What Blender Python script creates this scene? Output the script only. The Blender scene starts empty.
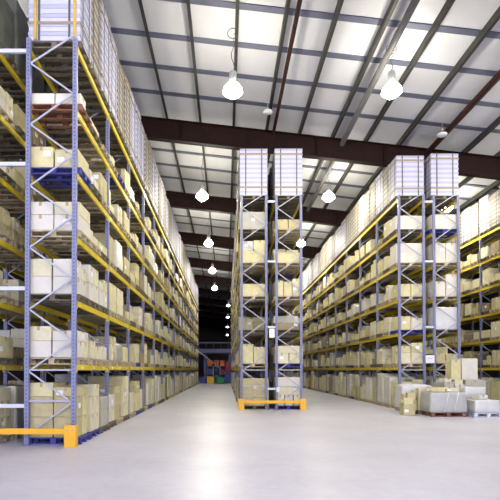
import bpy, bmesh, math, random
from mathutils import Vector, Matrix
from mathutils.bvhtree import BVHTree

random.seed(11)
R = random.Random(5)
S = bpy.context.scene
COL = S.collection
F, VX, VY, H = 471.0, 226.0, 370.0, 1.62
CAM = Vector((0, 0, H))

# ------------------------------------------------------------------ materials
MATS = {}

def mat(name, color, rough=0.7, metal=0.0, noise=0.0, scale=6.0, bump=0.0, emit=None, estr=0.0, coat=0.0):
    m = bpy.data.materials.new(name)
    m.use_nodes = True
    nt = m.node_tree
    b = nt.nodes['Principled BSDF']
    b.inputs['Base Color'].default_value = (*color, 1)
    b.inputs['Roughness'].default_value = rough
    b.inputs['Metallic'].default_value = metal
    if name in ('rafter', 'purlin', 'pipe_brown', 'pipe_grey', 'wood', 'wood_old'):
        b.inputs['Specular IOR Level'].default_value = .12
    if coat:
        b.inputs['Coat Weight'].default_value = coat
        b.inputs['Coat Roughness'].default_value = 0.25
    if emit:
        b.inputs['Emission Color'].default_value = (*emit, 1)
        b.inputs['Emission Strength'].default_value = estr
    if noise or bump:
        tc = nt.nodes.new('ShaderNodeTexCoord')
        n = nt.nodes.new('ShaderNodeTexNoise')
        n.inputs['Scale'].default_value = scale
        n.inputs['Detail'].default_value = 5
        nt.links.new(tc.outputs['Object'], n.inputs['Vector'])
        if noise:
            cr = nt.nodes.new('ShaderNodeValToRGB')
            cr.color_ramp.elements[0].position = 0.3
            cr.color_ramp.elements[1].position = 0.72
            cr.color_ramp.elements[0].color = (*[c * (1 - noise) for c in color], 1)
            cr.color_ramp.elements[1].color = (*[min(1, c * (1 + noise * .55)) for c in color], 1)
            nt.links.new(n.outputs['Fac'], cr.inputs['Fac'])
            nt.links.new(cr.outputs['Color'], b.inputs['Base Color'])
        if bump:
            bp = nt.nodes.new('ShaderNodeBump')
            bp.inputs['Strength'].default_value = bump
            bp.inputs['Distance'].default_value = 0.02
            nt.links.new(n.outputs['Fac'], bp.inputs['Height'])
            nt.links.new(bp.outputs['Normal'], b.inputs['Normal'])
    MATS[name] = m
    return m

TONES = ['cream', 'pale', 'tan', 'brown', 'white', 'grey']
mat('cream', (.68, .615, .34), .8, noise=.12)
mat('pale', (.72, .665, .45), .8, noise=.10)
mat('tan', (.54, .47, .25), .8, noise=.14)
mat('brown', (.31, .25, .145), .8, noise=.16)
mat('white', (.70, .665, .57), .7, noise=.06)
mat('grey', (.48, .46, .39), .75, noise=.10)
mat('tape', (.42, .31, .15), .4)
mat('paper', (.88, .88, .9), .6)
mat('ink', (.12, .12, .15), .6)
mat('wood', (.54, .45, .29), .85, noise=.25, scale=9)
mat('wood_old', (.19, .165, .115), .85, noise=.25, scale=9)
mat('wood_red', (.26, .115, .065), .8, noise=.25, scale=9)
mat('blue_pallet', (.045, .05, .27), .6, noise=.12)
mat('white_pallet', (.66, .68, .8), .6, noise=.08)
mat('yellow', (.82, .62, .03), .45, noise=.10, scale=3)
mat('guard_yellow', (.90, .47, .015), .4, noise=.08, scale=3)
mat('spacer', (.66, .68, .80), .5, noise=.05)
mat('brace', (.46, .47, .56), .45, noise=.08)
mat('strap_dark', (.10, .10, .10), .5)
mat('strap_brown', (.33, .25, .17), .6)
mat('batten', (.62, .43, .08), .6, noise=.2, scale=20)
mat('carton_beige', (.42, .39, .34), .6)
mat('lid_beige', (.26, .235, .20), .6)
mat('carton_lid', (.45, .45, .60), .55)
mat('carton_white', (.60, .60, .76), .55, noise=.05, scale=4)
mat('film', (.66, .64, .52), .35, noise=.10, bump=.5, scale=5, coat=.4)
mat('film_grey', (.46, .46, .43), .35, noise=.08, bump=.5, scale=4, coat=.4)
mat('film_white', (.66, .66, .65), .3, noise=.08, bump=.6, scale=4, coat=.5)
mat('film_dark', (.16, .17, .13), .4, noise=.4, bump=.5, scale=3, coat=.3)
mat('rafter', (.020, .0085, .0075), .6, noise=.2, scale=2)
mat('purlin', (.055, .055, .05), .5, noise=.15, scale=2)
mat('band', (.14, .15, .22), .6, noise=.08, scale=1.5)
mat('pipe_grey', (.13, .13, .13), .4, noise=.1)
mat('pipe_brown', (.04, .016, .013), .5, noise=.15)
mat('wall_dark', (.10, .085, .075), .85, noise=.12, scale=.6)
mat('lamp_metal', (.45, .46, .48), .35, .6)
mat('cable', (.10, .10, .11), .6)
mat('disc', (.80, .80, .82), .5)
mat('acrylic', (.8, .8, .8), .4, emit=(1, .94, .77), estr=45)
mat('orange', (.75, .17, .03), .5)
mat('blue', (.04, .08, .40), .5)
mat('green', (.02, .28, .10), .5)
mat('bin_yellow', (.80, .52, .04), .5)
mat('maroon', (.25, .03, .10), .5)
mat('mezz_blue', (.20, .20, .46), .6, noise=.1)
mat('black', (.015, .015, .018), .6)
mat('lamp_glass', (.9, .9, .9), .3, emit=(1, .94, .77), estr=300)
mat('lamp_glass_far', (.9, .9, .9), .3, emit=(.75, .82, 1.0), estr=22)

def post_material():
    m = mat('post', (.215, .23, .385), .45, noise=.08, scale=3)
    nt = m.node_tree
    b = nt.nodes['Principled BSDF']
    src = b.inputs['Base Color'].links[0].from_socket
    tc = nt.nodes.new('ShaderNodeTexCoord')
    sp = nt.nodes.new('ShaderNodeSeparateXYZ')
    nt.links.new(tc.outputs['Object'], sp.inputs[0])

    def M(op, a, v=None):
        n = nt.nodes.new('ShaderNodeMath')
        n.operation = op
        nt.links.new(a, n.inputs[0])
        if v is not None:
            if isinstance(v, float):
                n.inputs[1].default_value = v
            else:
                nt.links.new(v, n.inputs[1])
        return n.outputs[0]
    holes = M('LESS_THAN', M('FRACT', M('MULTIPLY', sp.outputs['Z'], 12.0)), 0.42)
    mid = M('LESS_THAN', M('ABSOLUTE', sp.outputs['X']), 0.013)
    fac = M('MULTIPLY', M('MULTIPLY', holes, mid), 0.85)
    mx = nt.nodes.new('ShaderNodeMix')
    mx.data_type = 'RGBA'
    nt.links.new(fac, mx.inputs['Factor'])
    nt.links.new(src, mx.inputs['A'])
    mx.inputs['B'].default_value = (.04, .04, .07, 1)
    nt.links.new(mx.outputs['Result'], b.inputs['Base Color'])
post_material()

def floor_material():
    m = bpy.data.materials.new('concrete')
    m.use_nodes = True
    nt = m.node_tree
    b = nt.nodes['Principled BSDF']
    tc = nt.nodes.new('ShaderNodeTexCoord')
    n1 = nt.nodes.new('ShaderNodeTexNoise'); n1.inputs['Scale'].default_value = .55; n1.inputs['Detail'].default_value = 8
    n2 = nt.nodes.new('ShaderNodeTexNoise'); n2.inputs['Scale'].default_value = 5; n2.inputs['Detail'].default_value = 6; n2.inputs['Roughness'].default_value = .7
    vo = nt.nodes.new('ShaderNodeTexVoronoi'); vo.feature = 'DISTANCE_TO_EDGE'; vo.inputs['Scale'].default_value = .33
    wn = nt.nodes.new('ShaderNodeTexNoise'); wn.inputs['Scale'].default_value = 1.3; wn.inputs['Detail'].default_value = 6
    add = nt.nodes.new('ShaderNodeMix'); add.data_type = 'VECTOR'; add.inputs['Factor'].default_value = .35
    nt.links.new(tc.outputs['Object'], add.inputs['A'])
    nt.links.new(wn.outputs['Color'], add.inputs['B'])
    nt.links.new(tc.outputs['Object'], wn.inputs['Vector'])
    for n in (n1, n2):
        nt.links.new(tc.outputs['Object'], n.inputs['Vector'])
    nt.links.new(add.outputs['Result'], vo.inputs['Vector'])
    cr = nt.nodes.new('ShaderNodeValToRGB')
    cr.color_ramp.elements[0].position = .3; cr.color_ramp.elements[0].color = (.43, .425, .50, 1)
    cr.color_ramp.elements[1].position = .7; cr.color_ramp.elements[1].color = (.63, .62, .725, 1)
    mx = nt.nodes.new('ShaderNodeMix'); mx.data_type = 'FLOAT'; mx.inputs['Factor'].default_value = .5
    nt.links.new(n1.outputs['Fac'], mx.inputs['A']); nt.links.new(n2.outputs['Fac'], mx.inputs['B'])
    nt.links.new(mx.outputs['Result'], cr.inputs['Fac'])
    ck = nt.nodes.new('ShaderNodeValToRGB')
    ck.color_ramp.elements[0].position = 0.0; ck.color_ramp.elements[0].color = (.72, .72, .74, 1)
    ck.color_ramp.elements[1].position = .012; ck.color_ramp.elements[1].color = (1, 1, 1, 1)
    nt.links.new(vo.outputs['Distance'], ck.inputs['Fac'])
    mu = nt.nodes.new('ShaderNodeMix'); mu.data_type = 'RGBA'; mu.blend_type = 'MULTIPLY'; mu.inputs['Factor'].default_value = .15
    nt.links.new(cr.outputs['Color'], mu.inputs['A']); nt.links.new(ck.outputs['Color'], mu.inputs['B'])
    nt.links.new(mu.outputs['Result'], b.inputs['Base Color'])
    rr = nt.nodes.new('ShaderNodeMapRange'); rr.inputs['To Min'].default_value = .26; rr.inputs['To Max'].default_value = .5
    nt.links.new(n2.outputs['Fac'], rr.inputs['Value']); nt.links.new(rr.outputs['Result'], b.inputs['Roughness'])
    MATS['concrete'] = m
floor_material()
mat('roof_panel', (.74, .745, .78), .75, noise=.05, scale=.7)

# ------------------------------------------------------------------ mesh helpers
BOXF = [(0, 3, 2, 1), (4, 5, 6, 7), (0, 1, 5, 4), (1, 2, 6, 5), (2, 3, 7, 6), (3, 0, 4, 7)]

def box8(x0, x1, y0, y1, z0, z1):
    return [(x0, y0, z0), (x1, y0, z0), (x1, y1, z0), (x0, y1, z0), (x0, y0, z1), (x1, y0, z1), (x1, y1, z1), (x0, y1, z1)]

class MB:
    """collects geometry for one mesh"""
    def __init__(s):
        s.v, s.f, s.mi, s.sm = [], [], [], []
    def box(s, x0, x1, y0, y1, z0, z1, mi=0, M=None):
        vs = box8(x0, x1, y0, y1, z0, z1)
        return s.raw(vs, BOXF, mi, M)
    def raw(s, vs, fs, mi=0, M=None, smooth=False):
        b = len(s.v)
        s.v += [tuple(M @ Vector(p)) if M else tuple(p) for p in vs]
        s.f += [tuple(b + i for i in f) for f in fs]
        s.mi += [mi] * len(fs)
        s.sm += [smooth] * len(fs)
        return s
    def bar(s, p0, p1, w, d, mi=0, up=(0, 1, 0)):
        p0, p1 = Vector(p0), Vector(p1)
        t = (p1 - p0).normalized()
        u = Vector(up); u = (u - t * u.dot(t)).normalized()
        n = t.cross(u)
        vs = []
        for p in (p0, p1):
            for a, c in ((-1, -1), (1, -1), (1, 1), (-1, 1)):
                vs.append(p + n * (a * w / 2) + u * (c * d / 2))
        return s.raw(vs, [(3, 2, 1, 0), (4, 5, 6, 7), (0, 1, 5, 4), (1, 2, 6, 5), (2, 3, 7, 6), (3, 0, 4, 7)], mi)
    def tube(s, pts, r, n=8, mi=0):
        pts = [Vector(p) for p in pts]
        vs, fs = [], []
        for i, p in enumerate(pts):
            t = (pts[min(i + 1, len(pts) - 1)] - pts[max(i - 1, 0)]).normalized()
            u = t.cross(Vector((0.31, .95, .07))).normalized()
            w = t.cross(u)
            for k in range(n):
                a = 2 * math.pi * k / n
                vs.append(p + u * (r * math.cos(a)) + w * (r * math.sin(a)))
        for i in range(len(pts) - 1):
            for k in range(n):
                a, b2 = i * n + k, i * n + (k + 1) % n
                fs.append((a, b2, b2 + n, a + n))
        fs.append(tuple(range(n - 1, -1, -1)))
        fs.append(tuple(range((len(pts) - 1) * n, len(pts) * n)))
        return s.raw(vs, fs, mi, smooth=True)
    def lathe(s, prof, n=24, mi=0, M=None):
        vs, fs = [], []
        for r, z in prof:
            for k in range(n):
                a = 2 * math.pi * k / n
                vs.append((r * math.cos(a), r * math.sin(a), z))
        for i in range(len(prof) - 1):
            for k in range(n):
                a, b2 = i * n + k, i * n + (k + 1) % n
                fs.append((a, b2, b2 + n, a + n))
        fs.append(tuple(range(n - 1, -1, -1)))
        fs.append(tuple(range((len(prof) - 1) * n, len(prof) * n)))
        return s.raw(vs, fs, mi, M, smooth=True)
    def mesh(s, name, mats, bevel=0.0):
        me = bpy.data.meshes.new(name)
        me.from_pydata(s.v, [], s.f)
        for m in (mats if isinstance(mats, (list, tuple)) else [mats]):
            me.materials.append(MATS[m])
        me.polygons.foreach_set('material_index', s.mi)
        me.polygons.foreach_set('use_smooth', s.sm)
        bm = bmesh.new(); bm.from_mesh(me)
        if bevel:
            bmesh.ops.bevel(bm, geom=list(bm.edges), offset=bevel, segments=1, affect='EDGES', profile=.5)
        if len(s.f) < 20000:
            bmesh.ops.recalc_face_normals(bm, faces=bm.faces)
        bm.to_mesh(me); bm.free()
        me.update()
        return me
    def obj(s, name, mats, parent=None, loc=(0, 0, 0), bevel=0.0, rz=0):
        return link(name, s.mesh(name, mats, bevel), parent, loc, rz)

def link(name, me, parent=None, loc=(0, 0, 0), rz=0):
    o = bpy.data.objects.new(name, me)
    COL.objects.link(o)
    o.location = loc
    if rz:
        o.rotation_euler = (0, 0, rz)
    if parent:
        o.parent = parent
    return o

def tag(o, label=None, cat=None, group=None, kind=None):
    if label: o['label'] = label
    if cat: o['category'] = cat
    if group: o['group'] = group
    if kind: o['kind'] = kind
    return o

ORD = ['first', 'second', 'third', 'fourth', 'fifth', 'sixth', 'seventh', 'eighth', 'ninth', 'tenth', 'eleventh', 'twelfth', 'thirteenth',
       'fourteenth', 'fifteenth', 'sixteenth', 'seventeenth', 'eighteenth', 'nineteenth', 'twentieth']
def ordinal(n):
    if n < 20: return ORD[n]
    t = ['twenty', 'thirty', 'forty', 'fifty'][(n + 1) // 10 - 2]
    u = (n + 1) % 10
    return t + '-' + ORD[u - 1] if u else t[:-1] + 'ieth'
TIER = ['floor tier', 'second tier', 'third tier', 'fourth tier', 'fifth tier', 'sixth tier', 'top tier']

# ------------------------------------------------------------------ layout of the racking
LEV = [1.68 + 1.39 * k for k in range(6)]      # beam centre heights
TOPZ = 8.83
BAY, FD = 2.8, 1.10                            # bay length, frame depth
PW, PT = .092, .08                              # post section
#          name                    x0     y0    bays side(+1 aisle face is +X)
RACKS = [('left rack', -4.33, 10.15, 16, 1), ('outer left rack', -6.10, 10.15, 8, 1),
         ('centre left rack', .60, 19.3, 13, -1), ('centre right rack', 2.03, 19.3, 13, 1),
         ('right rack', 7.07, 19.3, 13, -1), ('right rear rack', 8.50, 19.3, 13, 1),
         ('far right rack', 13.45, 19.3, 13, -1)]
TOPLOAD = {'left rack': 2.3, 'outer left rack': 1.5, 'centre left rack': 1.95, 'centre right rack': 1.95, 'right rack': 1.8,
           'right rear rack': 1.8, 'far right rack': 1.8}

RAFT = [1.2, 10.7, 20.8] + [29.5 + 8.7 * k for k in range(11)]    # roof beams along the hall
ELS = []      # every countable oriented box: boxes, pallets, wrapped and strapped loads, rack members

def el(kind, loc, dims, rz=0.0, **k):
    sx, sy, sz = dims
    M = Matrix.Translation(loc) @ Matrix.Rotation(rz, 4, 'Z')
    e = dict(kind=kind, loc=Vector(loc), dims=dims, rz=rz, px=0, **k)
    e['verts'] = [M @ Vector(p) for p in box8(-sx / 2, sx / 2, -sy / 2, sy / 2, 0, sz)]
    ELS.append(e)
    return e

PAL_H = .144
def q(v):
    return max(.08, round(v / .02) * .02)

def grid_load(cx, cy, z, w, d, tones, spec, where, side):
    """spec: list of layers (bottom up), each (n_along_y, n_along_x, height, fill)"""
    nz = len(spec)
    for k, (ny, nx, h, fill) in enumerate(spec):
        h = q(h)
        by, bx = w / ny, d / nx
        for i in range(ny):
            for j in range(nx):
                if fill < 1 and R.random() > fill and not (i == 0 and j == 0):
                    continue
                sx, sy = q(bx - .03), q(by - .03)
                x = cx - d / 2 + bx * (j + .5)
                y = cy - w / 2 + by * (i + .5)
                hh = h
                if k == nz - 1 and R.random() < .3 and ny * nx > 1:
                    hh = q(h * R.uniform(.6, .95))
                ty = ['near', 'far'][i] if ny == 2 else ['near', 'middle', 'far'][i] if ny == 3 else ''
                front = nx - 1 if side > 0 else 0
                tx = '' if nx == 1 else 'aisle-side' if j == front else 'inner' if nx == 2 or j == nx - 1 - front else 'centre'
                tz = '' if nz == 1 else 'bottom' if k == 0 else 'top' if k == nz - 1 else 'middle' if nz == 3 else ['lower', 'upper'][k - 1]
                pos = ' '.join(t for t in (tz, ty, tx) if t) or 'lone'
                el('box', (x, y, z + .003), (sx, sy, hh), R.uniform(-.008, .008), tone=R.choice(tones), pos=pos, where=where)
        z += h + .004

def load(rack, tier, slot, cx, cy, z, side, hmax):
    name = rack[0]
    where = f"{ordinal(slot)} load on {TIER[tier]} of {name}"
    r = R.random()
    pm = 'wood' if R.random() < .65 else 'wood_old'
    if R.random() < .03: pm = 'blue_pallet'
    spec, tones, wrap = None, None, None
    ov = OVER.get((name, tier, slot))
    if ov:
        pm, tones, spec, wrap = ov
    else:
        tones = R.choice([['cream'], ['cream'], ['pale'], ['pale'], ['tan'], ['cream', 'tan'], ['pale', 'cream'], ['white', 'pale'], ['brown'], ['cream', 'pale', 'tan']])
        u = R.random()
        if tier == 0:
            if u < .15: wrap = (R.uniform(.9, 1.35), R.choice(['film', 'film', 'film_grey']))
            elif u < .32: spec = [(2, 2, R.uniform(.33, .42), 1)] * 3
            elif u < .5: spec = [(2, 2, R.uniform(.3, .42), 1), (2, 2, .34, .8)]
            elif u < .75: spec = [(1, 2, R.uniform(.5, .66), 1)] * 2
            elif u < .9: spec = [(2, 2, .4, 1), (2, 2, .36, 1), (1, 2, .3, .6)]
            else: spec = [(1, 1, .9, 1)]
        else:
            if u < .07: spec = []
            elif u < .14: wrap = (R.uniform(.45, .9), R.choice(['film', 'film', 'film_grey', 'film_white']))
            elif u < .30: spec = [(2, 2, R.uniform(.26, .40), 1)] * 2
            elif u < .45: spec = [(1, 1, R.uniform(.35, .8), 1)]
            elif u < .58: spec = [(1, 2, R.uniform(.4, .8), R.choice([1, .6]))]
            elif u < .74: spec = [(2, 2, R.uniform(.24, .4), .9)]
            elif u < .92: spec = [(2, 2, R.uniform(.26, .36), 1), (2, 1, R.uniform(.2, .4), .5)]
            else: spec = [(2, 2, R.uniform(.2, .27), 1)] * 3
    jx, jy = R.uniform(-.03, .03), R.uniform(-.015, .015)
    cx += jx; cy += jy
    el('pallet', (cx, cy, z + .003), (1.2, .8, PAL_H), 0, tone=pm, where=where, empty=not (spec or wrap))
    z += PAL_H + .006
    if wrap:
        el('wrap', (cx, cy, z), (q(R.uniform(1.04, 1.16)), q(R.uniform(.76, .82)), q(wrap[0])), 0, tone=wrap[1], where=where)
    elif spec:
        grid_load(cx, cy, z, R.uniform(.76, .84) if ov or R.random() < .5 else R.uniform(.58, .76), R.uniform(1.04, 1.2), tones, spec, where, side)

# loads nearest the camera, as they stand in the photograph
OVER = {
    ('left rack', 0, 0): ('blue_pallet', ['tan', 'cream'], [(2, 2, .44, 1), (2, 2, .44, 1), (1, 2, .34, 1)], None),
    ('left rack', 0, 1): ('blue_pallet', ['cream', 'pale'], [(2, 2, .40, 1), (2, 2, .40, 1), (2, 2, .30, .7)], None),
    ('left rack', 0, 2): ('wood_old', ['grey'], [(1, 2, .42, 1), (1, 2, .42, 1)], None),
    ('left rack', 1, 0): ('wood', ['white', 'pale'], [(2, 2, .36, 1), (1, 2, .33, 1)], None),
    ('left rack', 1, 1): ('wood', ['white', 'pale'], [(2, 2, .42, 1)], None),
    ('left rack', 1, 2): ('wood', ['white', 'pale'], [(3, 2, .34, 1)], None),
    ('left rack', 2, 0): ('wood_old', ['white', 'pale'], [(2, 2, .38, 1), (2, 2, .38, 1)], None),
    ('left rack', 2, 1): ('wood_old', ['white', 'pale'], [(2, 2, .42, 1), (2, 2, .42, 1)], None),
    ('left rack', 2, 2): ('wood_old', ['white', 'cream'], [(2, 2, .42, 1), (2, 2, .3, 1)], None),
    ('left rack', 3, 0): ('wood', ['white', 'pale'], [(1, 2, .34, 1), (1, 2, .28, .5)], None),
    ('left rack', 3, 1): ('wood', ['white', 'pale'], [(2, 2, .34, 1)], None),
    ('left rack', 4, 0): ('blue_pallet', ['white', 'cream'], [(1, 2, .46, 1)], None),
    ('left rack', 4, 1): ('wood_old', ['white'], [(2, 2, .36, 1)], None),
    ('left rack', 5, 0): ('wood_red', ['white'], [(2, 2, .24, .5)], None),
    ('left rack', 5, 1): ('wood_old', ['white', 'pale'], [(2, 2, .20, 1)], None),
    ('centre left rack', 0, 0): ('wood_old', ['tan'], [(1, 1, .34, 1), (1, 1, .78, 1)], None),
    ('centre left rack', 1, 0): ('wood', ['cream', 'tan'], [(1, 2, .80, 1)], None),
    ('centre left rack', 2, 0): ('wood_old', ['grey'], [], None),
    ('centre left rack', 3, 0): ('wood', ['white', 'cream'], [(1, 1, .5, 1)], None),
    ('centre left rack', 4, 0): ('wood', ['white', 'cream'], [(1, 1, .5, 1), (1, 2, .42, 1)], None),
    ('centre left rack', 5, 0): ('wood_old', ['grey'], [(1, 1, .72, 1)], None),
    ('centre right rack', 0, 0): ('blue_pallet', ['pale', 'white'], [(1, 3, .44, 1), (1, 1, .32, 1), (1, 1, .4, 1)], None),
    ('centre right rack', 1, 0): ('blue_pallet', ['tan', 'pale'], [(1, 2, .42, 1), (1, 1, .3, 1)], None),
    ('centre right rack', 2, 0): ('wood_old', ['brown'], [(1, 1, .3, 1)], None),
    ('centre right rack', 3, 0): ('wood', ['cream', 'pale'], [(1, 3, .72, 1)], None),
    ('centre right rack', 4, 0): ('wood', ['white', 'cream'], [(1, 1, .42, 1)], None),
    ('centre right rack', 5, 0): ('wood', ['pale', 'tan'], [(1, 2, .4, 1)], None),
    ('right rack', 2, 0): ('blue_pallet', ['white', 'cream'], [(1, 2, .55, 1)], None),
    ('right rack', 1, 0): ('wood', ['cream', 'pale'], [(2, 2, .45, 1), (1, 2, .4, 1)], None),
    ('right rack', 3, 0): ('wood', ['grey', 'cream'], [(1, 2, .5, 1)], None),
    ('right rack', 4, 0): ('wood', ['white', 'pale'], [(1, 1, .8, 1)], None),
    ('right rack', 5, 0): ('wood_old', ['white'], [(1, 1, .55, 1)], None),
    ('right rear rack', 2, 0): ('wood_old', ['white'], [], (.95, 'film_white')),
    ('right rear rack', 3, 0): ('wood', ['white'], [(1, 2, .9, 1)], None),
    ('right rear rack', 4, 0): ('wood', ['white'], [(1, 2, .8, 1)], None),
    ('right rear rack', 5, 0): ('blue_pallet', ['white'], [(1, 1, .6, 1)], None),
    ('right rear rack', 1, 0): ('wood_old', ['tan', 'pale'], [(1, 2, .4, 1)], None),
}

def brace_list(y):
    out, z, s = [], .16, 1
    out.append((.95, .95)); out.append((1.62, 1.62))
    z = .25
    while z < 8.7:
        z2 = min(z + .67, 8.9)
        out.append((z, z2) if s > 0 else (z2, z))
        z = z2; s = -s
    return out

for rk in RACKS:
    name, x0, y0, nb, side = rk
    for k in range(nb + 1):
        y = y0 + k * BAY
        for x in (x0 + PW / 2, x0 + FD - PW / 2):
            el('post', (x, y, 0.0), (PW, PT, TOPZ), rack=name)
        for (za, zb) in brace_list(y):
            e = dict(kind='brace', rack=name, px=0, za=za, zb=zb, loc=Vector((x0, y, 0)))
            m = MB().bar((x0 + PW - .01, y, za), (x0 + FD - PW + .01, y, zb), .036, .028)
            e['verts'] = [Vector(p) for p in m.v]
            ELS.append(e)
    for k in range(nb):
        yc = y0 + (k + .5) * BAY
        for z in LEV:
            for x in (x0 + .03, x0 + FD - .03):
                el('beam', (x, yc, z - .06), (.05, BAY - PT - .004, .12), rack=name)
        for s_ in range(3):
            slot = k * 3 + s_
            cy = y0 + k * BAY + .49 + .91 * s_
            cx = x0 + FD / 2
            for t in range(6):
                if name.startswith('right rear') and k > 6 or name == 'outer left rack' and t == 0 and k > 4:
                    continue
                z = 0 if t == 0 else LEV[t - 1] + .06
                load(rk, t, slot, cx, cy, z, side, 1.1)
            z = LEV[5] + .06
            where = f"{ordinal(slot)} slot of {name}'s top tier"
            el('pallet', (cx, cy, z + .003), (1.2, .8, PAL_H), 0, tone='wood_old', where=f"{ordinal(slot)} load on top tier of {name}")
            if name == 'outer left rack':
                el('wrap', (cx, cy, z + PAL_H + .006), (1.12, .8, q(R.uniform(1.2, 2.0))), 0, tone='film_dark', where=f"{ordinal(slot)} load on top tier of {name}")
            else:
                h = TOPLOAD[name] * R.choice([1, 1, 1, .97, .92])
                if any(abs(cy - r) < .62 for r in RAFT):
                    h = min(h, 12.67 - .115 * (x0 + FD) - 1.19 - (z + PAL_H + .006))
                el('strap', (cx + R.uniform(-.02, .02), cy, z + PAL_H + .006), (1.14, .86, h), 0, where=where, rack=name, tone='beige' if slot > 0 and R.random() < .4 else 'white')

# ------------------------------------------------------------------ goods standing on the floor before the right rack
PILE = []
def pile(kind, x0, x1, y0, y1, z0, z1, tone, label, rz=0.0, **k):
    PILE.append(dict(kind=kind, loc=((x0 + x1) / 2, (y0 + y1) / 2, z0), dims=(x1 - x0, y1 - y0, z1 - z0), tone=tone, label=label, rz=rz, **k))
P = .15
pile('pallet', 7.1, 8.3, 16.3, 17.1, .003, PAL_H, 'wood_red', 'reddish wooden pallet under the big grey wrapped bale on the open floor')
pile('wrap', 7.03, 8.33, 16.25, 17.12, P, .86, 'film_grey', 'big grey film-wrapped bale on reddish pallet, front of the floor pile', cords=True)
pile('pallet', 8.48, 9.48, 16.1, 16.85, .003, PAL_H, 'white_pallet', 'white plastic pallet under the low white bundle on the open floor')
pile('wrap', 8.52, 9.4, 16.12, 16.83, P, .60, 'film_white', 'low white film-wrapped bundle on white pallet, far right of the floor pile')
pile('pallet', 6.62, 7.5, 17.2, 18.0, .003, PAL_H, 'wood_old', 'worn pallet under loose brown cartons beside the grey wrapped bale')
for i, b in enumerate([(6.62, 6.98, 17.2, 17.55, P, .52, 'tan', 'small tan carton at near left corner of the floor pile'),
                       (7.02, 7.46, 17.2, 17.6, P, .62, 'cream', 'cream carton standing behind left end of the grey wrapped bale'),
                       (6.64, 7.02, 17.62, 17.98, P, .72, 'cream', 'cream carton behind the small tan carton in the floor pile'),
                       (7.06, 7.48, 17.66, 17.98, P, .86, 'pale', 'tall pale carton in the middle of the floor pile pallet'),
                       (6.66, 6.94, 17.24, 17.5, .53, .78, 'cream', 'small cream carton atop the tan carton at the floor pile corner'),
                       (7.05, 7.4, 17.24, 17.56, .63, .95, 'pale', 'pale carton atop the cream carton behind the grey wrapped bale')]):
    pile('box', *b, rz=[.1, -.06, .04, 0, -.15, .12][i] * .3)
pile('pallet', 6.78, 7.98, 18.15, 18.95, .003, PAL_H, 'wood', 'pallet under the domed pale wrapped load at right rack end')
pile('wrap', 6.76, 7.96, 18.14, 18.96, P, 1.12, 'film_white', 'domed pale film-wrapped load before the right rack end frame', dome=.12)
pile('pallet', 8.0, 8.85, 17.3, 18.5, .003, PAL_H, 'wood', 'pallet under flat stacked cartons behind the grey wrapped bale')
pile('box', 8.0, 8.82, 17.32, 18.46, P, .48, 'cream', 'wide cream carton at bottom of the flat stack behind the bale')
pile('box', 8.02, 8.80, 17.34, 18.44, .483, .76, 'grey', 'wide grey carton second from bottom behind the wrapped bale')
pile('box', 8.04, 8.42, 17.36, 18.4, .763, .98, 'pale', 'flat pale carton on left of the flat stack behind the bale')
pile('box', 8.45, 8.8, 17.36, 18.4, .763, 1.08, 'white', 'flat white carton on right of the flat stack behind the bale')
pile('box', 8.06, 8.4, 17.4, 18.3, .983, 1.17, 'grey', 'thin grey carton on top of the flat stack behind the bale')
pile('pallet', 8.9, 9.7, 17.5, 18.7, .003, PAL_H, 'wood_old', 'pallet beneath the stack carrying the tall white cartons')
pile('box', 8.91, 9.69, 17.52, 18.68, P, .70, 'white', 'big white carton at bottom of stack under the tall white carton')
pile('box', 8.91, 9.67, 17.54, 18.66, .703, 1.25, 'grey', 'big grey carton in mid stack right beneath the tall white carton')
pile('box', 8.82, 9.42, 17.62, 18.2, 1.253, 2.05, 'white', 'tall white carton on top of the floor pile, highest of all')
pile('box', 8.42, 8.78, 17.6, 18.1, 1.253, 2.0, 'cream', 'narrow cream carton standing beside the tall white carton')
pile('wrap', 8.55, 9.35, 16.90, 17.26, .003, 1.02, 'film_white', 'crumpled white plastic bundle between low white bundle and tall stack')
pile('box', 7.1, 7.62, 16.4, 16.8, .865, 1.0, 'cream', 'flat cream carton lying on left end of the big grey wrapped bale', .12)
pile('box', 7.75, 8.15, 16.45, 16.85, .865, .97, 'pale', 'thin pale carton lying on right half of the big grey wrapped bale', -.2)
pile('box', 6.3, 6.72, 16.75, 17.12, .003, .40, 'tan', 'tan carton set on bare floor in front of the brown carton pallet', .05)
pile('box', 6.36, 6.68, 16.8, 17.06, .403, .62, 'cream', 'small cream carton on top of the tan floor carton', -.1)
pile('box', 8.1, 8.36, 17.5, 17.9, 1.173, 1.30, 'white', 'small thin white carton topping the flat stack', .15)
pile('box', 8.46, 8.76, 17.42, 17.56, 1.083, 1.26, 'pale', 'small pale carton on flat white carton before narrow cream one', .0)
pile('box', 8.66, 9.0, 16.22, 16.6, .603, .76, 'white', 'small white carton on the low white film bundle', .2)
for p in PILE:
    e = el(p['kind'], p['loc'], p['dims'], p['rz'], tone=p['tone'], own=p)
    e['px'] = 9000

# ------------------------------------------------------------------ how large does each member show? (rays from the camera)
def measure():
    vs, fs, own = [], [], []
    for i, e in enumerate(ELS):
        b = len(vs)
        vs += e['verts']
        fs += [tuple(b + k for k in f) for f in BOXF]
        own += [i] * 6
    t = BVHTree.FromPolygons(vs, fs)
    for py in range(0, 500):
        for px in range(0, 500):
            d = Vector(((px + .5 - VX) / F, 1, (VY - py - .5) / F))
            hit = t.ray_cast(CAM, d, 400)
            if hit[2] is not None:
                ELS[own[hit[2]]]['px'] += 1
measure()

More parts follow.
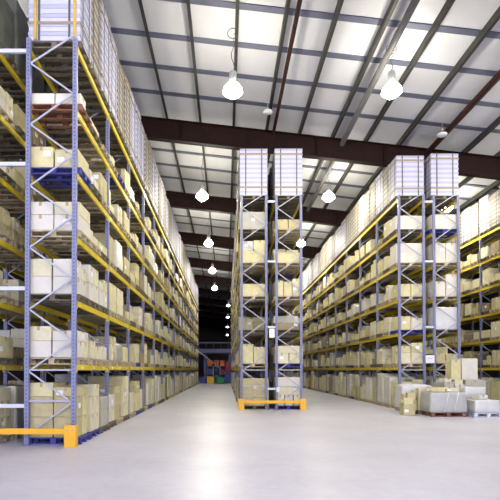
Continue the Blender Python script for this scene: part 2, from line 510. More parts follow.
# ------------------------------------------------------------------ cartons
MESH = {}
def carton_mesh(dims, tone):
    key = ('carton', dims, tone)
    if key not in MESH:
        sx, sy, sz = dims
        MESH[key] = MB().box(-sx / 2, sx / 2, -sy / 2, sy / 2, 0, sz).mesh('cardboard_box', tone, bevel=.009)
    return MESH[key]
def tape_mesh(dims):
    key = ('tape', dims)
    if key not in MESH:
        sx, sy, sz = dims
        m = MB(); w = .03; t = .0025; dn = min(.09, sz * .4)
        if sx >= sy:
            m.box(-sx / 2 - t, sx / 2 + t, -w, w, sz - .001, sz + t)
            m.box(-sx / 2 - t, -sx / 2 + .001, -w, w, sz - dn, sz + .001)
            m.box(sx / 2 - .001, sx / 2 + t, -w, w, sz - dn, sz + .001)
        else:
            m.box(-w, w, -sy / 2 - t, sy / 2 + t, sz - .001, sz + t)
            m.box(-w, w, -sy / 2 - t, -sy / 2 + .001, sz - dn, sz + .001)
            m.box(-w, w, sy / 2 - .001, sy / 2 + t, sz - dn, sz + .001)
        MESH[key] = m.mesh('packing_tape', 'tape')
    return MESH[key]
def sticker_mesh(dims, face, seed):
    key = ('sticker', dims, face, seed)
    if key not in MESH:
        sx, sy, sz = dims
        m = MB(); w = min(.075, sx * .25, sy * .25); h = min(.055, sz * .25); t = .002
        u = (seed - 1) * .25; zc = sz * (.42 + .12 * seed)
        if face == 'y':
            c = u * sx
            m.box(c - w, c + w, -sy / 2 - t, -sy / 2 + .001, zc - h, zc + h)
        else:
            s = 1 if face == '+' else -1
            c = u * sy
            a, b = sorted((s * (sx / 2 + t), s * (sx / 2 - .001)))
            m.box(a, b, c - w, c + w, zc - h, zc + h)
        MESH[key] = m.mesh('shipping_label', 'paper')
    return MESH[key]

def shape_word(d):
    sx, sy, sz = d
    m = max(sx, sy)
    if sz < .5 * m and sz < .36: return 'flat'
    if sz > 1.05 * m: return 'tall'
    return 'large' if sx * sy * sz > .3 else 'small' if sx * sy * sz < .07 else ''

boxes = sorted([e for e in ELS if e['kind'] == 'box'], key=lambda e: -e['px'])
LIM = 298
for n, e in enumerate(boxes[:LIM]):
    if e['px'] < 1: break
    d = tuple(round(v, 4) for v in e['dims'])
    o = link('cardboard_box', carton_mesh(d, e['tone']), None, e['loc'], e['rz'])
    if 'own' in e:
        tag(o, e['own']['label'], 'box', 'cartons in the floor pile')
    else:
        sw = shape_word(d)
        tag(o, f"{e['tone']} {sw + ' ' if sw else ''}carton, {e['pos']} in {e['where']}", 'box', 'cartons on the pallet racks')
    if e['px'] >= 45:
        link('packing_tape', tape_mesh(d), o)
        if R.random() < .55:
            f = 'y' if R.random() < .5 else ('-' if e['loc'].x > 0 else '+')
            link('shipping_label', sticker_mesh(d, f, R.randrange(3)), o)
rest = MB()
for e in boxes:
    if 'built' in e: continue
for e in boxes[LIM:]:
    rest.raw(e['verts'], BOXF, TONES.index(e['tone']))
o = rest.obj('distant_carton_stock', TONES)
tag(o, 'all the smaller distant cartons filling the racks down the aisles', 'boxes', None, 'stuff')

# ------------------------------------------------------------------ pallets
def pallet_bits(m, sx, sy, what='all'):
    X, Y = sx / 2, sy / 2
    if what in ('all', 'deck'):
        for k in range(7):
            y = -Y + .05 + (sy - .1) * k / 6
            m.box(-X, X, y - .045, y + .045, .122, PAL_H)
        for x in (-X + .07, 0, X - .07):
            m.box(x - .065, x + .065, -Y, Y, .1, .1225)
    if what in ('all', 'runner'):
        for y in (-Y + .05, 0, Y - .05):
            m.box(-X, X, y - .05, y + .05, 0, .0225)
    if what in ('all', 'block'):
        for x in (-X + .07, 0, X - .07):
            for y in (-Y + .05, 0, Y - .05):
                m.box(x - .06, x + .06, y - .05, y + .05, .022, .1005)
    return m
def pmesh(what, dims, tone):
    key = ('pallet' + what, dims[:2], tone)
    if key not in MESH:
        if what == 'block':
            MESH[key] = MB().box(-.06, .06, -.05, .05, 0, .0785).mesh('block', tone)
        elif what == 'runner':
            MESH[key] = MB().box(-dims[0] / 2, dims[0] / 2, -.05, .05, 0, .0225).mesh('runner', tone)
        else:
            MESH[key] = pallet_bits(MB(), dims[0], dims[1], what).mesh('pallet', tone)
    return MESH[key]
PTONE = {'wood': 'light wooden', 'wood_old': 'weathered grey wooden', 'wood_red': 'reddish wooden', 'blue_pallet': 'blue painted', 'white_pallet': 'white plastic'}
pals = sorted([e for e in ELS if e['kind'] == 'pallet'], key=lambda e: -e['px'])
PLIM = 298
for n, e in enumerate(pals[:PLIM]):
    if e['px'] < 1: break
    d = tuple(round(v, 4) for v in e['dims'])
    big = e['px'] >= 42
    o = link('pallet', pmesh('deck' if big else 'all', d, e['tone']), None, e['loc'])
    if 'own' in e:
        tag(o, e['own']['label'], 'pallet', 'pallets in the floor pile')
    else:
        tag(o, f"{'empty ' if e.get('empty') else ''}{PTONE[e['tone']]} pallet {'as' if e.get('empty') else 'under'} {e['where']}", 'pallet', 'pallets on the racks')
    if big:
        for y in (-d[1] / 2 + .05, 0, d[1] / 2 - .05):
            rn = link('runner', pmesh('runner', d, e['tone']), o, (0, y, 0))
            for x in (-d[0] / 2 + .07, 0, d[0] / 2 - .07):
                link('block', pmesh('block', d, e['tone']), rn, (x, 0, .022))
rest = MB()
PT_ = list(PTONE)
base = pallet_bits(MB(), 1.2, .8)
for e in pals[PLIM:]:
    if e['px'] == 0 and e['loc'].y > 40: 
        rest.raw(e['verts'], BOXF, PT_.index(e['tone'])); continue
    rest.raw([Vector(v) + e['loc'] for v in base.v], base.f, PT_.index(e['tone']))
tag(rest.obj('distant_pallet_stock', PT_), 'all the smaller distant pallets under the rack loads', 'pallets', None, 'stuff')

# ------------------------------------------------------------------ film-wrapped loads
def wrap_mesh(dims, tone, dome=0.0, seed=0):
    key = ('wrap', dims, tone, dome, seed)
    if key in MESH: return MESH[key]
    sx, sy, sz = dims
    rr = random.Random(seed)
    bm = bmesh.new()
    bmesh.ops.create_cube(bm, size=1)
    bmesh.ops.scale(bm, vec=(sx, sy, sz), verts=bm.verts)
    bmesh.ops.bevel(bm, geom=list(bm.edges), offset=min(.05, sz * .2), segments=2, affect='EDGES', profile=.6)
    bmesh.ops.subdivide_edges(bm, edges=[e for e in bm.edges if e.calc_length() > .25], cuts=4, use_grid_fill=True)
    for v in bm.verts:
        x, y, z = v.co
        n = .012 * math.sin(9 * x + seed) * math.cos(11 * z + seed) + .012 * math.sin(13 * y + 7 * z + seed)
        f = 1 - (0.02 if z > 0 else 0)
        v.co.x = x * f * (1 - abs(n)) ; v.co.y = y * f * (1 - abs(n))
        if z > 0:
            v.co.z -= abs(n) * 1.2 + dome * ((2 * x / sx) ** 2 * .6 + (2 * y / sy) ** 2 * .4)
        v.co.z += sz / 2
    bmesh.ops.recalc_face_normals(bm, faces=bm.faces)
    me = bpy.data.meshes.new('wrapped_load')
    bm.to_mesh(me); bm.free()
    for p in me.polygons: p.use_smooth = True
    me.materials.append(MATS[tone])
    MESH[key] = me
    return me
WT = {'film': 'cream', 'film_grey': 'grey', 'film_white': 'white', 'film_dark': 'dark'}
wraps = sorted([e for e in ELS if e['kind'] == 'wrap'], key=lambda e: -e['px'])
rest = MB(); FT = list(WT)
for n, e in enumerate(wraps):
    d = tuple(round(v, 4) for v in e['dims'])
    if e['px'] >= 3 and n < 290:
        own = e.get('own', {})
        o = link('wrapped_load', wrap_mesh(d, e['tone'], own.get('dome', 0.0), (n % 3) + 1), None, e['loc'])
        if own:
            tag(o, own['label'], 'wrapped load', 'wrapped goods in the floor pile')
        else:
            tag(o, f"{WT[e['tone']]} film-wrapped block, {e['where']}", 'wrapped load', 'film-wrapped loads on the racks')
        if own.get('cords'):
            sx, sy, sz = d
            for x in (-.05, .28):
                m = MB()
                m.tube([(x - .1, -sy / 2 - .004, .02), (x - .02, -sy / 2 - .004, sz * .5), (x + .06, -sy / 2 + .0, sz - .02)], .008)
                m.obj('binding_cord', 'paper', o)
    else:
        rest.raw(e['verts'], BOXF, FT.index(e['tone']))
if rest.v:
    tag(rest.obj('distant_wrapped_stock', FT), 'smaller distant film-wrapped loads deep inside the racks', 'wrapped loads', None, 'stuff')

# ------------------------------------------------------------------ strapped white carton loads on the top tier
def strap_parts(d, whole):
    sx, sy, sz = d
    X, Y = sx / 2, sy / 2
    n = max(5, round(sz / .2)); lh = sz / n
    g = .016
    straps = []
    for y in (-Y * .55, Y * .55):
        m = MB(); w = .022; t = .006
        m.box(-X - t, X + t, y - w, y + w, sz, sz + t); m.box(-X - t, -X, y - w, y + w, 0, sz + .001); m.box(X, X + t, y - w, y + w, 0, sz + .001)
        straps.append(('strap', m, 'strap_dark'))
    for x in (-X * .58, X * .58):
        m = MB(); w = .024; t = .008
        m.box(x - w, x + w, -Y - t, Y + t, sz, sz + t); m.box(x - w, x + w, -Y - t, -Y, 0, sz + .001); m.box(x - w, x + w, Y, Y + t, 0, sz + .001)
        straps.append(('strap', m, 'strap_dark'))
    for z in (sz * .17, sz * .88):
        m = MB(); h = .03; t = .012
        m.box(-X - t, X + t, -Y - t, -Y, z - h, z + h); m.box(-X - t, X + t, Y, Y + t, z - h, z + h)
        m.box(-X - t, -X, -Y, Y, z - h, z + h); m.box(X, X + t, -Y, Y, z - h, z + h)
        straps.append(('band', m, 'strap_brown'))
    if sz > 2.0 and sz > 2.1:
        for x in (-X * .72, X * .80):
            straps.append(('batten', MB().box(x - .03, x + .03, -Y - .03, -Y - .001, 0, sz), 'batten'))
    if not whole:
        layers = [MB().box(-X + .012, X - .012, -Y + .012, Y - .012, .0, lh * .55).box(-X, X, -Y, Y, lh * .5, lh - g, 1)
                  .box(-X + .03, X - .03, -Y + .03, Y - .03, lh - g - .002, lh) for k in range(n)]
        return layers, lh, straps
    m = MB()
    vs, fs, zs, lid = [], [], [], []
    for k in range(n):
        zs += [(.012, k * lh), (.012, (k + .5) * lh), (0, (k + .5) * lh), (0, (k + 1) * lh - g), (.03, (k + 1) * lh - g), (.03, (k + 1) * lh)]
    zs = zs[:-2]
    for ins, z in zs:
        a, b = X - ins, Y - ins
        vs += [(-a, -b, z), (a, -b, z), (a, b, z), (-a, b, z)]
    for i in range(len(zs) - 1):
        for k in range(4):
            j = (k + 1) % 4
            fs.append((i * 4 + k, i * 4 + j, i * 4 + 4 + j, i * 4 + 4 + k))
            lid.append(1 if i % 6 in (1, 2, 3) else 0)
    fs.append((3, 2, 1, 0)); q4 = (len(zs) - 1) * 4; fs.append((q4, q4 + 1, q4 + 2, q4 + 3))
    m.raw(vs, fs, 0)
    for i, l in enumerate(lid):
        m.mi[i] = 4 if l else 0
    for _, s_, mt in straps:
        m.raw(s_.v, s_.f, ['carton_white', 'strap_dark', 'strap_brown', 'batten'].index(mt))
    return m
sl = sorted([e for e in ELS if e['kind'] == 'strap'], key=lambda e: -e['px'])
rest = MB()
SM = ['carton_white', 'strap_dark', 'strap_brown', 'batten', 'carton_lid']
SB = ['carton_beige', 'strap_dark', 'strap_brown', 'batten', 'lid_beige']
for n, e in enumerate(sl):
    d = tuple(round(v, 3) for v in e['dims'])
    if e['px'] >= 2:
        lab = f"strapped load of {e['tone']} cartons in {e['where']}"
        if e['px'] >= 90:
            o = link('strapped_carton_load', None, None, e['loc'])
            key = ('strap', d, e['tone'])
            if key not in MESH:
                L, lh, ss = strap_parts(d, False)
                MESH[key] = ([m.mesh('carton_layer', ['carton_white', 'carton_lid'] if e['tone'] == 'white' else ['carton_beige', 'lid_beige']) for m in L[:1]], lh, len(L), [(nm, m.mesh(nm, mt)) for nm, m, mt in ss])
            lm, lh, nl, ss = MESH[key]
            for k in range(nl):
                link('carton_layer', lm[k % len(lm)], o, (0, 0, k * lh))
            for nm, me in ss:
                link(nm, me, o)
        else:
            key = ('strapw', d, e['tone'])
            if key not in MESH:
                MESH[key] = strap_parts(d, True).mesh('strapped_carton_load', SM if e['tone'] == 'white' else SB)
            o = link('strapped_carton_load', MESH[key], None, e['loc'])
        tag(o, lab, 'carton load', 'strapped carton loads on the top tier')
    else:
        m = MESH.setdefault(('strapr', d), strap_parts(d, True))
        rest.raw([Vector(v) + e['loc'] for v in m.v], m.f, 0)
        rest.mi[-len(m.f):] = m.mi
if rest.v:
    tag(rest.obj('hidden_strapped_stock', SM), 'strapped white loads hidden behind the front rows of racking', 'carton loads', None, 'stuff')

# ------------------------------------------------------------------ racks
def post_mesh():
    m = MB()
    w, t, k = PW / 2, PT / 2, .012
    prof = [(-w, -t), (w, -t), (w, t), (w - .025, t), (w - .025, t - k), (w - k, t - k), (w - k, -t + k), (.022, -t + k), (.016, -t + .022), (-.016, -t + .022), (-.022, -t + k),
            (-w + k, -t + k), (-w + k, t - k), (-w + .025, t - k), (-w + .025, t), (-w, t)]
    n = len(prof)
    vs = [(x, y, 0) for x, y in prof] + [(x, y, TOPZ) for x, y in prof]
    fs = [(i, (i + 1) % n, n + (i + 1) % n, n + i) for i in range(n)] + [tuple(range(n - 1, -1, -1)), tuple(range(n, 2 * n))]
    return m.raw(vs, fs)
def beam_mb():
    L = (BAY - PT - .004) / 2
    m = MB()
    # stepped box section with end connector plates
    prof = [(-.025, 0), (.025, 0), (.025, .12), (.0, .12), (.0, .095), (-.025, .095)]
    n = len(prof)
    vs = [(x, -L, z) for x, z in prof] + [(x, L, z) for x, z in prof]
    fs = [(i, (i + 1) % n, n + (i + 1) % n, n + i) for i in range(n)] + [tuple(range(n)), tuple(range(2 * n - 1, n - 1, -1))]
    m.raw(vs, fs)
    for s in (-1, 1):
        y0, y1 = sorted((s * L, s * (L - .05)))
        m.box(-.031, .031, y0, y1, -.06, .118)
    return m
PM = post_mesh().mesh('post', 'post')
BMB = beam_mb(); BMM = BMB.mesh('beam', 'yellow')
FPM = MB().box(-.075, .075, -.065, .065, 0, .012).mesh('foot_plate', 'post', bevel=.003)
TGM = MB()
for s in (-.9, 0, .9):
    TGM.box(.0, .028, s - .05, s + .05, .02, .09)
TGM = [MB().box(-.028, .028, -.055, .055, .02, .09).mesh('bay_label', 'paper')]
RLAB = {'left rack': 'tall blue-post pallet rack with yellow beams along left side of the aisle',
        'outer left rack': 'pallet rack standing back-to-back behind the left rack at picture edge',
        'centre left rack': 'left row of the narrow back-to-back rack in mid hall',
        'centre right rack': 'right row of the narrow back-to-back rack in mid hall',
        'right rack': 'pallet rack lining right side of the second aisle, behind the floor pile',
        'right rear rack': 'pallet rack back-to-back behind the right rack, right of its blank sign',
        'far right rack': 'pallet rack across the third aisle at right picture edge'}
for rk in RACKS:
    name, x0, y0, nb, side = rk
    root = link('pallet_rack', None, None, (x0, y0, 0))
    tag(root, RLAB[name], 'pallet rack', 'pallet racks in the hall')
    off = Vector((x0, y0, 0))
    for kind in ('post', 'beam', 'brace'):
        es = sorted([e for e in ELS if e['kind'] == kind and e['rack'] == name], key=lambda e: -e['px'])
        rest = MB()
        for n, e in enumerate(es):
            l = e['loc'] - off
            if n < 98 and e['px'] >= 2:
                if kind == 'post':
                    c = link('post', PM, root, (l.x, l.y, .002))
                    if e['px'] > 12:
                        link('foot_plate', FPM, c, (0, 0, 0))
                elif kind == 'beam':
                    c = link('beam', BMM, root, l)
                    if l.x < FD / 2:
                        c.rotation_euler = (0, 0, math.pi)
                    if e['px'] > 40 and abs(e['loc'].z - LEV[0]) < .1:
                        for s in (-.92, 0, .92):
                            link('bay_label', TGM[0], c, (0, s, 0))
                else:
                    key = ('brace', round(e['za'] - e['zb'], 3))
                    if key not in MESH:
                        dz = e['zb'] - e['za']
                        MESH[key] = MB().bar((PW - .01, 0, 0), (FD - PW + .01, 0, dz), .036, .028).mesh('brace', 'brace', bevel=.004)
                    link('brace', MESH[key], root, (l.x, l.y, e['za']))
            else:
                if kind == 'post':
                    rest.raw([v - off for v in e['verts']], BOXF)
                elif kind == 'beam':
                    rest.raw([Vector(v) + l for v in BMB.v], BMB.f)
                else:
                    rest.raw([v - off for v in e['verts']], BOXF)
        if rest.v:
            tag(rest.obj('far_' + kind + '_run', {'post': 'post', 'beam': 'yellow', 'brace': 'brace'}[kind], root), kind='stuff')
    # ties to the back-to-back neighbour
    if name in ('left rack', 'centre right rack', 'right rear rack'):
        gap = {'left rack': .67, 'centre right rack': .33, 'right rear rack': .33}[name]
        for k in range(0, 3):
            for z in (.85, 3.38, 6.08, 8.55):
                MB().box(-gap + .004, 0.0, k * BAY - .03, k * BAY + .03, z - .04, z + .04).obj('row_tie', 'spacer', root)

# ------------------------------------------------------------------ end guards and signs
def guard(x0, x1, y, label):
    root = link('rack_end_guard', None, None, ((x0 + x1) / 2, y, 0))
    c = (x0 + x1) / 2
    tag(root, label, 'guard rail', 'yellow guard rails at the rack ends')
    m = MB()
    prof = [(-.04, .27), (-.04, .39), (.02, .39), (.02, .375), (-.02, .375), (-.02, .285), (.02, .285), (.02, .27)]
    n = len(prof)
    vs = [(x0 - c, a, z) for a, z in prof] + [(x1 - c, a, z) for a, z in prof]
    fs = [(i, (i + 1) % n, n + (i + 1) % n, n + i) for i in range(n)] + [tuple(range(n)), tuple(range(2 * n - 1, n - 1, -1))]
    m.raw(vs, fs).obj('rail', 'guard_yellow', root)
    for x in (x0 + .1 - c, x1 - .1 - c):
        m = MB().box(x - .12, x + .12, -.07, -.045, .002, .46); m.box(x - .12, x - .095, -.046, .1, .002, .46); m.box(x + .095, x + .12, -.046, .1, .002, .46)
        p = m.obj('guard_post', 'guard_yellow', root)
        for dx in (-.06, .06):
            MB().lathe([(.014, 0), (.014, .012), (.006, .016)], 8, M=Matrix.Translation((x + dx, -.069, .36)) @ Matrix.Rotation(math.pi / 2, 4, 'X')).obj('bolt', 'lamp_metal', p)
guard(-6.3, -3.17, 9.95, 'yellow steel guard rail across the near end of the left racks')
guard(.52, 3.22, 19.1, 'yellow steel guard rail across the centre racks with end posts')

def sign(x, y, z, w, h, label, lines):
    root = link('rack_sign', None, None, (x, y, z))
    tag(root, label, 'sign', 'paper signs on the rack ends')
    MB().box(-w / 2, w / 2, -.008, 0, 0, h).obj('board', 'paper', root)
    for zz in lines:
        MB().box(-w * .3, w * .3, -.0095, -.0075, h * zz, h * zz + .012).obj('printed_line', 'ink', root)
sign(1.875, 19.22, 2.94, .22, .37, 'upright white paper sign between the two centre rack frames', (.7, .45))
sign(8.33, 19.22, 1.90, .36, .32, 'white square sign between the two right rack frames', (.6,))
sign(2.12, 19.2, .72, .12, .20, 'small white paper sheet on the centre right rack post above guard', (.6,))

# ------------------------------------------------------------------ building shell
def struct(o, label=None):
    o['kind'] = 'structure'
    return o
XL, XR, YB, YE = -20.0, 22.0, -9.0, 130.0
SL = .115
def roofz(x): return 12.67 - SL * x
struct(MB().box(XL, XR, YB, YE, -.3, 0).obj('floor', 'concrete'))
m = MB()
m.raw([(XL, YB, roofz(XL)), (XR, YB, roofz(XR)), (XR, YE, roofz(XR)), (XL, YE, roofz(XL)),
       (XL, YB, roofz(XL) + .15), (XR, YB, roofz(XR) + .15), (XR, YE, roofz(XR) + .15), (XL, YE, roofz(XL) + .15)], BOXF)
struct(m.obj('ceiling', 'roof_panel'))
struct(MB().box(XL - .2, XL, YB, YE, -.3, roofz(XL) + .2).obj('wall_left', 'wall_dark'))
struct(MB().box(XR, XR + .2, YB, YE, -.3, roofz(XR) + .2).obj('wall_right', 'wall_dark'))
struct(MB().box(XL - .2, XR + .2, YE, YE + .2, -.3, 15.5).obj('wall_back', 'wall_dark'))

ang = math.atan(SL)
for y in RAFT:
    m = MB()
    d = .92
    def rbar(y0, y1, z0, z1):
        vs = []
        for (x, yy, zz) in ((XL, y0, z0), (XR, y0, z0), (XR, y1, z0), (XL, y1, z0), (XL, y0, z1), (XR, y0, z1), (XR, y1, z1), (XL, y1, z1)):
            vs.append((x, yy, roofz(x) - .24 + zz))
        m.raw(vs, BOXF)
    rbar(y - .15, y + .15, -d, -d + .03)
    rbar(y - .012, y + .012, -d + .029, -.029)
    rbar(y - .15, y + .15, -.03, 0)
    for x in [XL + 3 * k for k in range(1, 14)]:
        m.box(x - .008, x + .008, y - .14, y + .14, roofz(x) - .24 - d + .03, roofz(x) - .27)
    struct(m.obj('roof_beam', 'rafter'))
# purlins along the hall and flat joint bands across it
xs = [-2.62 + 1.47 * k for k in range(-11, 17)]
for x in xs:
    if XL < x < XR:
        m = MB()
        z = roofz(x)
        m.box(x - .03, x + .03, YB, YE, z - .235, z - .002)
        m.box(x + .028, x + .075, YB, YE, z - .235, z - .21)
        struct(m.obj('purlin_beam', 'purlin'))
ys = []
for a, b in zip([-9] + RAFT, RAFT + [YE]):
    n = max(1, round((b - a) / 1.75))
    ys += [a + (b - a) * k / n for k in range(1, n)]
for y in ys:
    m = MB()
    vs = []
    for (x, yy, zz) in ((XL, y - .12, -.03), (XR, y - .12, -.03), (XR, y + .12, -.03), (XL, y + .12, -.03), (XL, y - .12, .02), (XR, y - .12, .02), (XR, y + .12, .02), (XL, y + .12, .02)):
        vs.append((x, yy, roofz(x) + zz))
    struct(m.raw(vs, BOXF).obj('ceiling_trim', 'band'))

def pipe(x, h, r, mt, label, y1=128):
    o = MB().tube([(0, YB + .5, 0), (0, 30, 0), (0, y1, 0)], r, 10).obj('roof_pipe', mt, None, (x, 0, roofz(x) - h))
    tag(o, label, 'pipe', 'pipes under the roof')
pipe(5.15, .42, .11, 'pipe_grey', 'pale grey pipe under the roof above the second aisle')
pipe(2.10, .32, .07, 'pipe_brown', 'dark brown pipe under the roof above the centre racks')
pipe(8.95, .34, .10, 'pipe_brown', 'dark brown pipe under the roof above the right racks')

# ------------------------------------------------------------------ high bay lamps
def build_lamp(glass):
    root = bpy.data.objects.new('high_bay_lamp', None); COL.objects.link(root)
    MB().lathe([(.06, .34), (.11, .36), (.12, .42), (.12, .66), (.10, .70), (.03, .72)], 16).obj('gear_housing', 'lamp_metal', root)
    MB().lathe([(.31, .02), (.315, .03), (.29, .14), (.20, .26), (.09, .34), (.08, .33), (.19, .24), (.27, .13), (.295, .03)], 24).obj('reflector', 'acrylic' if glass == 'lamp_glass' else 'disc', root)
    MB().lathe([(.02, -.14), (.12, -.12), (.20, -.06), (.24, .0), (.24, .03), (.16, .16), (.05, .22)], 16).obj('bulb', glass, root)
    return root
NEAR, FAR = build_lamp('lamp_glass'), build_lamp('lamp_glass_far')
used = set()
def lamp(x, y, z, label, proto, cable=True, loop=False):
    if proto.name in used:
        o = proto.copy(); COL.objects.link(o)
        for ch in list(proto.children):
            if ch.name.startswith('cable'): continue
            c = ch.copy(); COL.objects.link(c); c.parent = o
    else:
        o = proto; used.add(proto.name)
    o.location = (x, y, z)
    tag(o, label, 'ceiling lamp', 'high bay lamps')
    top = roofz(x) - .22 - z
    pts = [(0, 0, .71)]
    n = 12
    for k in range(1, n):
        t = k / n
        pts.append((.05 * math.sin(t * 9 + x), .03 * math.sin(t * 7), .71 + (top - .71) * t * .86))
    if loop:
        zc = .71 + (top - .71) * .86
        for k in range(0, 15):
            a = k / 14 * 2 * math.pi * 1.25 - math.pi / 2
            pts.append((.17 * math.cos(a), 0.02 * k / 14, zc + .2 + .17 * math.sin(a)))
    pts.append((.02, 0, top))
    MB().tube(pts, .012, 6).obj('cable', 'cable', o)
    return o
lamp(.22, 15.0, 10.5, 'nearest bright lamp left of the brown pipe, above the main aisle', NEAR, loop=True)
for k, y in enumerate((24.2, 33.2, 42.4, 51.5)):
    lamp(-1.23, y, 10.5, f"bright lamp over the left aisle, {ORD[k]} of its row from the near end", NEAR)
for k, y in enumerate((15.0, 24.3, 33.3, 42.4, 51.5)):
    lamp(5.32, y, 10.5, f"bright lamp over the right aisle, {ORD[k]} of its row from the near end", NEAR, loop=(k < 2))
for k, y in enumerate((16.0, 25.3, 34.3, 43.4)):
    lamp(11.9, y, 10.3, f"bright lamp over the third aisle behind the right racks, {ORD[k]} from the near end", NEAR)
for k, y in enumerate((16.0, 27.0)):  # added lamps, only there to brighten the outer left rack
    lamp(-8.6, y, 10.9, f"added lamp lighting the outer left rack from beyond, {ORD[k]} from the near end", NEAR)
for i, (x, y) in enumerate(((-1.5, 5.6), (5.4, 5.6), (12.0, 6.2))):  # out of view, added as front lighting for floor and rack ends
    lamp(x, y, 10.5, f"unseen lamp added over the loading floor before the racks, {ORD[i]} of three", NEAR)
for k, (y, z) in enumerate(((64, 10.4), (78, 10.4), (96, 10.4), (118, 10.4))):
    lamp(.3, y, z, f"small bluish lamp deep at the hall's far end, {ORD[k]} of its row", FAR)

for (x, y, lab) in ((1.64, 18.4, 'round white disc under the roof just before the first dark rafter'),
                    (8.6, 18.6, 'round white disc under the roof beside the right brown pipe')):
    z = roofz(x) - .75
    root = link('smoke_detector', None, None, (x, y, z))
    tag(root, lab, 'detector', 'white discs under the roof')
    MB().lathe([(.02, 0), (.17, .01), (.19, .04), (.17, .08), (.05, .11)], 20).obj('disc', 'disc', root)
    MB().tube([(0, 0, .1), (0, 0, .53)], .015).obj('stem', 'lamp_metal', root)

# ------------------------------------------------------------------ far end of the aisle
def crate(x, y, z, sx, sy, sz, mt, label):
    m = MB(); t = .04
    X, Y = sx / 2, sy / 2
    m.box(-X, X, -Y, Y, 0, t); m.box(-X, X, -Y, -Y + t, 0, sz); m.box(-X, X, Y - t, Y, 0, sz)
    m.box(-X, -X + t, -Y, Y, 0, sz); m.box(X - t, X, -Y, Y, 0, sz)
    o = m.obj('storage_crate', mt, None, (x, y, z + .003))
    r = MB()
    r.box(-X - .03, X + .03, -Y - .03, -Y, sz - .08, sz); r.box(-X - .03, X + .03, Y, Y + .03, sz - .08, sz)
    r.box(-X - .03, -X, -Y - .03, Y + .03, sz - .08, sz); r.box(X, X + .03, -Y - .03, Y + .03, sz - .08, sz)
    r.obj('rim', mt, o)
    tag(o, label, 'crate', 'coloured crates at the aisle end')
sh = link('shelving_unit', None, None, (-1.2, 59.6, 0))
tag(sh, 'blue steel shelving carrying orange crates at the far aisle end', 'shelving')
for x in (-1.3, 0, 1.35):
    for y in (-.4, .4):
        MB().box(x - .05, x + .05, y - .05, y + .05, .002, 2.95).obj('post', 'blue', sh)
for z in (.12, 1.0, 2.02):
    MB().box(-1.36, 1.41, -.45, .45, z, z + .06).obj('shelf', 'blue', sh)
for k, x in enumerate((-2.05, -1.2, -.45)):
    crate(x, 59.6, 2.08, .62, .56, .75, 'orange', f"orange crate on top shelf at the far aisle end, {ORD[k]} from left")
for k, x in enumerate((-2.0, -1.2, -.5)):
    crate(x, 59.6, 1.06, .62, .56, .7, ['blue', 'blue', 'maroon'][k], ['blue crate on middle shelf under the leftmost orange crate', 'blue crate on middle shelf in the centre of the unit', 'maroon crate on middle shelf under the rightmost orange crate'][k])
crate(-1.85, 56.2, 0, .85, .8, .85, 'bin_yellow', 'yellow bin on the floor before the blue shelving')
crate(-.65, 56.2, 0, .95, .8, .8, 'green', 'green bin on the floor right of the parked truck')
crate(.25, 57.2, 1.25, .75, .8, 1.3, 'maroon', 'tall maroon crate on top of the blue bin, far aisle end')
crate(.25, 57.2, 0, .8, .8, 1.2, 'blue', 'tall blue bin beneath the maroon crate, far aisle end')
crate(-2.75, 57.2, 0, .7, .8, .75, 'blue', 'low blue bin at left of the yellow bin')
fk = link('forklift_truck', None, None, (-1.15, 58.05, 0))
tag(fk, 'small dark forklift truck parked between coloured bins at aisle end', 'forklift')
MB().box(-.45, .45, -.5, .8, .25, 1.0).obj('body', 'blue', fk, bevel=.06)
MB().box(-.42, .42, .55, .95, .25, 1.15).obj('counterweight', 'black', fk, bevel=.08)
g = MB()
for x in (-.42, .42):
    g.bar((x, -.45, .95), (x, -.3, 2.1), .05, .05); g.bar((x, .6, 1.0), (x, .45, 2.1), .05, .05)
g.box(-.46, .46, -.35, .5, 2.08, 2.13)
g.obj('overhead_guard', 'spacer', fk)
MB().box(-.25, .25, .1, .55, 1.0, 1.45).obj('seat', 'black', fk, bevel=.05)
for x in (-.28, .28):
    MB().box(x - .04, x + .04, -.66, -.56, .08, 2.3).obj('mast', 'black', fk)
    MB().box(x - .05, x + .05, -1.3, -.6, .06, .1).obj('fork', 'black', fk)
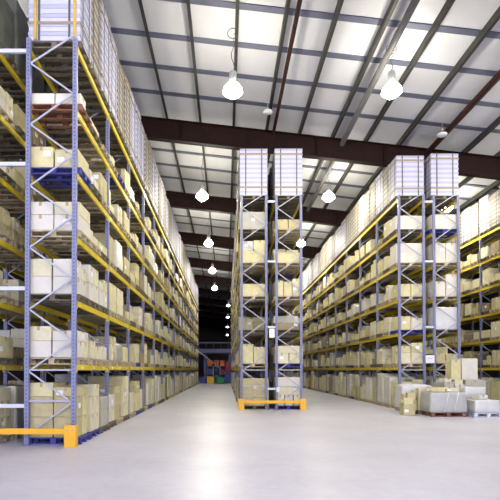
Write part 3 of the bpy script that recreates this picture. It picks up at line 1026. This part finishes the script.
for x in (-.42, .42):
    for y in (-.35, .6):
        MB().lathe([(.14, -.07), (.22, -.06), (.22, .06), (.14, .07)], 18, M=Matrix.Translation((x, y, .222)) @ Matrix.Rotation(math.pi / 2, 4, 'Y')).obj('wheel', 'black', fk)
mz = link('mezzanine_platform', None, None, (-1.2, 66, 0))
tag(mz, 'blue mezzanine platform across the far end of the left aisle', 'platform')
MB().box(-5.5, 5.5, -2, 6, 3.95, 4.15).obj('deck', 'mezz_blue', mz)
MB().box(-5.5, 5.5, -2.08, -2.0, 3.9, 4.5).obj('fascia', 'mezz_blue', mz)
MB().box(-5.5, 5.5, -2.06, -2.0, 5.25, 5.4).obj('handrail', 'mezz_blue', mz)
for k in range(12):
    MB().box(-5.5 + k - .03, -5.5 + k + .03, -2.06, -2.0, 4.5, 5.26).obj('rail_post', 'mezz_blue', mz)
for x in (-5, -1.7, 1.7, 5):
    for y in (-1.7, 5.5):
        MB().box(x - .12, x + .12, y - .12, y + .12, .002, 3.96).obj('column', 'mezz_blue', mz)
MB().bar((-2.6, -2.3, 4.2), (-.9, -2.3, 2.9), .12, .2).bar((-.9, -2.3, 2.9), (2.4, -2.3, .06), .12, .2).obj('stair_stringer', 'spacer', mz)

# ------------------------------------------------------------------ light, camera, output look
w = bpy.data.worlds.new('World'); S.world = w
w.use_nodes = True
bg = w.node_tree.nodes['Background']
bg.inputs['Color'].default_value = (.74, .75, 1.0, 1)
bg.inputs['Strength'].default_value = 2.3
cam = bpy.data.cameras.new('Camera')
co = bpy.data.objects.new('Camera', cam); COL.objects.link(co)
TILT = math.radians(.8)
co.location = CAM
co.rotation_euler = (math.pi / 2 + TILT, 0, 0)
cam.sensor_width = 36; cam.sensor_fit = 'HORIZONTAL'
cam.lens = F / 500 * 36
cam.shift_x = (250 - VX) / 500
cam.shift_y = (VY - F * math.tan(TILT) - 250) / 500
cam.clip_end = 500
S.camera = co
vs_ = S.view_settings
vs_.view_transform = 'Standard'; vs_.look = 'None'; vs_.gamma = 1; vs_.use_curve_mapping = False
vs_.exposure = 0.75
S.cycles.use_denoising = True
S.cycles.max_bounces = 8
S.cycles.diffuse_bounces = 1
S.cycles.sample_clamp_indirect = 8
